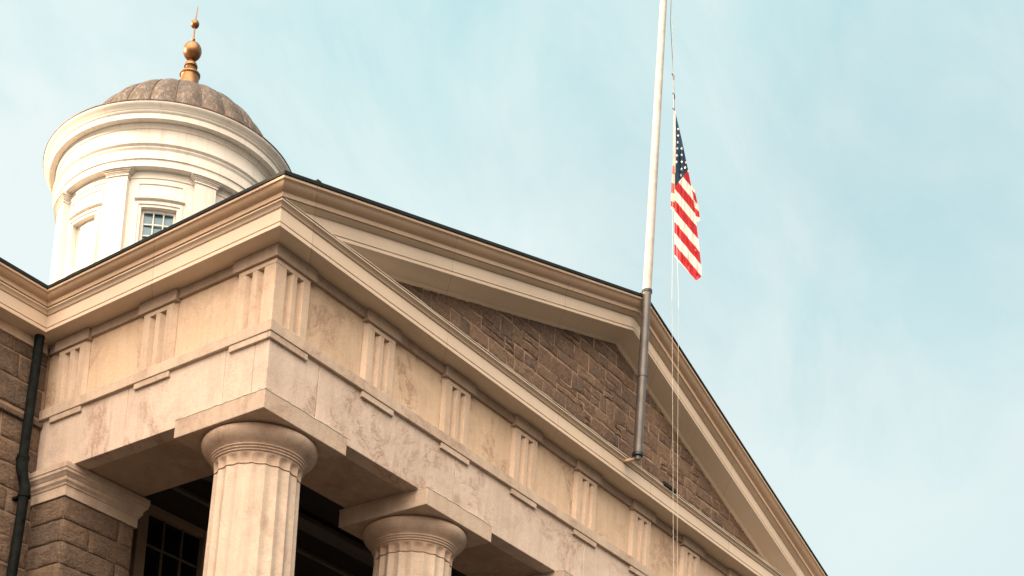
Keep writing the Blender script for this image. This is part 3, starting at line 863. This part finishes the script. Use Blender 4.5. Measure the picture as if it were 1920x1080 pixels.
for j in range(NV + 1):
    for i in range(NU + 1):
        a = i / NU
        # rows follow the stripes: slanting down towards the fly
        r = j / NV * 266.0
        slope_v = 55.0 * min(1.0, r / 150.0)
        # find u on this slanted row
        v0 = r
        u0_ = lx(v0); 
        v1 = r + slope_v; u1_ = rx(min(316, v1))
        u = u0_ + (u1_ - u0_) * a; v = v0 + slope_v * a ** 1.05
        v -= max(0.0, a - .80) * 95 * (r / 266.0) ** 6
        verts[i, j] = len(m.v); m.v.append(fpt(u, v, depth(u, v))); fuv.append(((134 - (u - 2) * 28 / 22.0 - v) / 100, (v - 1.2 * u) / 20.3))
for j in range(NV):
    for i in range(NU):
        m.f.append((verts[i, j], verts[i + 1, j], verts[i + 1, j + 1], verts[i, j + 1])); m.m.append(0)
uvs = {}
for co_, q in zip(m.v, fuv): uvs[tuple(round(c, 4) for c in (co_[0] - fl.location.x, co_[1] - fl.location.y, co_[2] + Z0 - fl.location.z))] = q
sheet = m.build('cloth', M['flag_cloth'], fl, smooth=80)
ul = sheet.data.uv_layers.new(name='pattern')
for lp in sheet.data.loops:
    c = sheet.data.vertices[lp.vertex_index].co
    ul.data[lp.index].uv = uvs.get(tuple(round(x, 4) for x in c), (0, 0))
# stars sewn on the canton
def star(u, v, s):
    m = MB()
    vs = []
    for k in range(10):
        a = math.pi / 2 + k * math.pi / 5; r = s if k % 2 == 0 else s * .42
        uu, vv = u + r * math.cos(a) * .75, v - r * math.sin(a)
        vs.append(fpt(uu, vv, depth(uu, vv) + .012))
    vs.append(fpt(u, v, depth(u, v) + .014))
    m.add(vs, [(k, (k + 1) % 10, 10) for k in range(10)])
    m.build('star', M['star'], sheet)
for u, v in ((5.5, 30), (5.3, 42), (4.6, 54.5), (4.0, 66), (12.0, 66), (3.2, 79), (12.2, 78), (2.6, 91), (12.2, 91), (20.0, 92), (11.7, 104), (18.6, 101.5), (10.8, 116)):
    star(u, v, 3.3)
# the tail of the hoist folded behind, and the fly end showing past the edge
def strip(pts_l, pts_r, n, t0, pitch, slope, dd):
    m = MB(); k = 4
    for j in range(n + 1):
        f = j / n
        def at(P):
            x = f * (len(P) - 1); i = min(int(x), len(P) - 2); y = x - i
            return (P[i][0] + (P[i + 1][0] - P[i][0]) * y, P[i][1] + (P[i + 1][1] - P[i][1]) * y)
        l, r = at(pts_l), at(pts_r)
        for i in range(k + 1):
            u = l[0] + (r[0] - l[0]) * i / k; v = l[1] + (r[1] - l[1]) * i / k
            m.v.append(fpt(u, v, dd + .02 * math.sin(u * .8 + v * .05)))
    for j in range(n):
        for i in range(k):
            a = j * (k + 1) + i
            f = (j + .5) / n
            m.f.append((a, a + 1, a + k + 2, a + k + 1)); m.m.append(0 if int(math.floor((f - t0) / pitch)) % 2 == 0 else 1)
    return m
m = strip([(-1, 72), (-4.5, 95), (-6.5, 125), (-7.8, 160), (-8, 178)], [(3, 74), (5, 100), (6, 130), (6, 165), (0, 184)], 60, .80, .135, 0, -.045)
m.build('back_fold', [M['flag_red'], M['flag_white']], fl, smooth=70)
m = strip([(30, 135), (30, 155), (32, 175), (34, 205)], [(35, 140), (41.5, 168), (45, 188), (46, 200)], 50, .12, .24, 0, -.05)
m.build('back_fold', [M['flag_red'], M['flag_white']], fl, smooth=70)
m = MB(); m.tube([fpt(-.4, -4, .01), fpt(-.2, 60, .012), fpt(-.4, 165, .012)], .007, 6); m.build('heading', M['flag_white'], fl, smooth=60)

# ------------------------------------------------------------------ light, sky, camera
SUN_AZ, SUN_EL = 127.0, 11.0        # direction towards the sun, counter-clockwise from +X
sd = Vector((math.cos(rad(SUN_AZ)) * math.cos(rad(SUN_EL)), math.sin(rad(SUN_AZ)) * math.cos(rad(SUN_EL)), math.sin(rad(SUN_EL))))
sl = bpy.data.lights.new('sun', 'SUN'); sl.energy = 4.8; sl.angle = rad(.5); sl.color = (1, .72, .45)
so = bpy.data.objects.new('sun', sl); col.objects.link(so); so.rotation_euler = sd.to_track_quat('Z', 'Y').to_euler()

wd = bpy.data.worlds.new('World'); sc.world = wd; wd.use_nodes = True
t = wd.node_tree; bg = t.nodes['Background']; bg.inputs['Strength'].default_value = .12
def wn(typ, **kw):
    n = t.nodes.new(typ)
    for k, v in kw.items(): setattr(n, k, v)
    return n
lk = t.links.new
sky = wn('ShaderNodeTexSky', sky_type='NISHITA', sun_disc=False, sun_elevation=rad(SUN_EL), sun_rotation=rad(90 - SUN_AZ), air_density=1.0, dust_density=1.6, ozone_density=1.0)
tint = wn('ShaderNodeMix', data_type='RGBA', blend_type='MULTIPLY'); tint.inputs[0].default_value = 1
lk(sky.outputs[0], tint.inputs[6]); tint.inputs[7].default_value = (1.0, 1.12, .92, 1)
geo = wn('ShaderNodeTexCoord'); sep = wn('ShaderNodeSeparateXYZ'); lk(geo.outputs['Generated'], sep.inputs[0])
mp = wn('ShaderNodeMapping'); lk(geo.outputs['Generated'], mp.inputs[0])
mp.inputs['Rotation'].default_value = (rad(20), rad(-35), rad(20)); mp.inputs['Scale'].default_value = (1.0, 3.2, 3.6)
nz = wn('ShaderNodeTexNoise'); nz.inputs['Scale'].default_value = 1.7; nz.inputs['Detail'].default_value = 8; nz.inputs['Roughness'].default_value = .52; nz.inputs['Distortion'].default_value = .7
lk(mp.outputs[0], nz.inputs['Vector'])
cr = wn('ShaderNodeValToRGB'); lk(nz.outputs['Fac'], cr.inputs[0])
cr.color_ramp.elements[0].position = .36; cr.color_ramp.elements[0].color = (.74, .74, .74, 1)
cr.color_ramp.elements[1].position = .68; cr.color_ramp.elements[1].color = (.90, .90, .90, 1)
sdn = wn('ShaderNodeVectorMath', operation='DOT_PRODUCT'); lk(geo.outputs['Generated'], sdn.inputs[0]); sdn.inputs[1].default_value = sd
sr = wn('ShaderNodeMapRange'); lk(sdn.outputs['Value'], sr.inputs[0]); sr.inputs[1].default_value = -.1; sr.inputs[2].default_value = .75; sr.inputs[3].default_value = 0; sr.inputs[4].default_value = .8
sa = wn('ShaderNodeMath', operation='ADD', use_clamp=True); lk(cr.outputs[0], sa.inputs[0]); lk(sr.outputs[0], sa.inputs[1])
cl = wn('ShaderNodeMix', data_type='RGBA'); lk(sa.outputs[0], cl.inputs[0]); lk(tint.outputs[2], cl.inputs[6])
nz2 = wn('ShaderNodeTexNoise'); nz2.inputs['Scale'].default_value = 2.6; nz2.inputs['Detail'].default_value = 9; nz2.inputs['Roughness'].default_value = .6; nz2.inputs['Distortion'].default_value = .5
mp2 = wn('ShaderNodeMapping'); lk(geo.outputs['Generated'], mp2.inputs[0]); mp2.inputs['Rotation'].default_value = (rad(-25), rad(38), rad(47)); mp2.inputs['Scale'].default_value = (.8, 3.6, 2.6)
lk(mp2.outputs[0], nz2.inputs['Vector'])
cr2 = wn('ShaderNodeMapRange'); lk(nz2.outputs['Fac'], cr2.inputs[0]); cr2.inputs[1].default_value = .36; cr2.inputs[2].default_value = .86
lowr = wn('ShaderNodeMapRange'); lk(sep.outputs[2], lowr.inputs[0]); lowr.inputs[1].default_value = .36; lowr.inputs[2].default_value = .62; lowr.inputs[3].default_value = .95; lowr.inputs[4].default_value = 0
vs1 = wn('ShaderNodeMath', operation='ADD'); lk(cr2.outputs[0], vs1.inputs[0]); lk(lowr.outputs[0], vs1.inputs[1])
vs2 = wn('ShaderNodeMath', operation='ADD', use_clamp=True); lk(vs1.outputs[0], vs2.inputs[0]); lk(sr.outputs[0], vs2.inputs[1])
veil = wn('ShaderNodeMix', data_type='RGBA'); lk(vs2.outputs[0], veil.inputs[0]); veil.inputs[6].default_value = (1.46, 2.32, 2.46, 1); veil.inputs[7].default_value = (2.55, 2.86, 2.84, 1)
lk(veil.outputs[2], cl.inputs[7])
# added dark low belt deepens shade; added bright sky lobe behind viewer lights facade
hz = wn('ShaderNodeMapRange', interpolation_type='SMOOTHSTEP'); bk = wn('ShaderNodeVectorMath', operation='DOT_PRODUCT'); lk(geo.outputs['Generated'], bk.inputs[0]); bk.inputs[1].default_value = (-.73, -.68, 0)
bm_ = wn('ShaderNodeMapRange', interpolation_type='SMOOTHSTEP'); lk(bk.outputs['Value'], bm_.inputs[0]); bm_.inputs[1].default_value = -.3; bm_.inputs[2].default_value = .7; bm_.inputs[3].default_value = 0; bm_.inputs[4].default_value = .24
bs = wn('ShaderNodeMath', operation='SUBTRACT'); lk(sep.outputs[2], bs.inputs[0]); lk(bm_.outputs[0], bs.inputs[1])
lk(bs.outputs[0], hz.inputs[0]); hz.inputs[1].default_value = .06; hz.inputs[2].default_value = .30; hz.inputs[3].default_value = .92; hz.inputs[4].default_value = 0
dt = wn('ShaderNodeVectorMath', operation='DOT_PRODUCT'); lk(geo.outputs['Generated'], dt.inputs[0]); dt.inputs[1].default_value = Vector((-.64, -.33, .69)).normalized()
dr_ = wn('ShaderNodeMapRange', interpolation_type='SMOOTHSTEP'); lk(dt.outputs['Value'], dr_.inputs[0]); dr_.inputs[1].default_value = .52; dr_.inputs[2].default_value = 1; dr_.inputs[3].default_value = 0; dr_.inputs[4].default_value = 1
hk = wn('ShaderNodeMix', data_type='RGBA'); lk(hz.outputs[0], hk.inputs[0]); lk(cl.outputs[2], hk.inputs[6]); hk.inputs[7].default_value = (.45, .39, .31, 1)
hm = wn('ShaderNodeMix', data_type='RGBA'); lk(dr_.outputs[0], hm.inputs[0]); lk(hk.outputs[2], hm.inputs[6]); hm.inputs[7].default_value = (23.2, 19.1, 15.2, 1)
lk(hm.outputs[2], bg.inputs['Color'])

cam = bpy.data.cameras.new('camera'); co = bpy.data.objects.new('camera', cam); col.objects.link(co); sc.camera = co
yaw, pitch, roll = -.8233856, .1240948, .0843671
cy, sy, cp, sp = math.cos(yaw), math.sin(yaw), math.cos(pitch), math.sin(pitch)
F = Vector((-sy * cp, cy * cp, sp)); R0 = Vector((cy, sy, 0)); U0 = R0.cross(F)
R = math.cos(roll) * R0 + math.sin(roll) * U0; U = -math.sin(roll) * R0 + math.cos(roll) * U0
mat = Matrix(((R.x, U.x, -F.x), (R.y, U.y, -F.y), (R.z, U.z, -F.z))).to_4x4()
mat.translation = (-10.59935, -10.59662, -7.50689 + Z0)
co.matrix_world = mat
cam.sensor_fit = 'HORIZONTAL'; cam.sensor_width = 36; cam.lens = 2847.646 / 1920 * 36
cam.shift_x = (960 - 512.939) / 1920; cam.shift_y = (1756.033 - 540) / 1920
cam.clip_start = .1; cam.clip_end = 3000

vs = sc.view_settings
vs.view_transform = 'Standard'; vs.look = 'None'; vs.gamma = 1; vs.exposure = 1.45
sc.display_settings.display_device = 'sRGB'
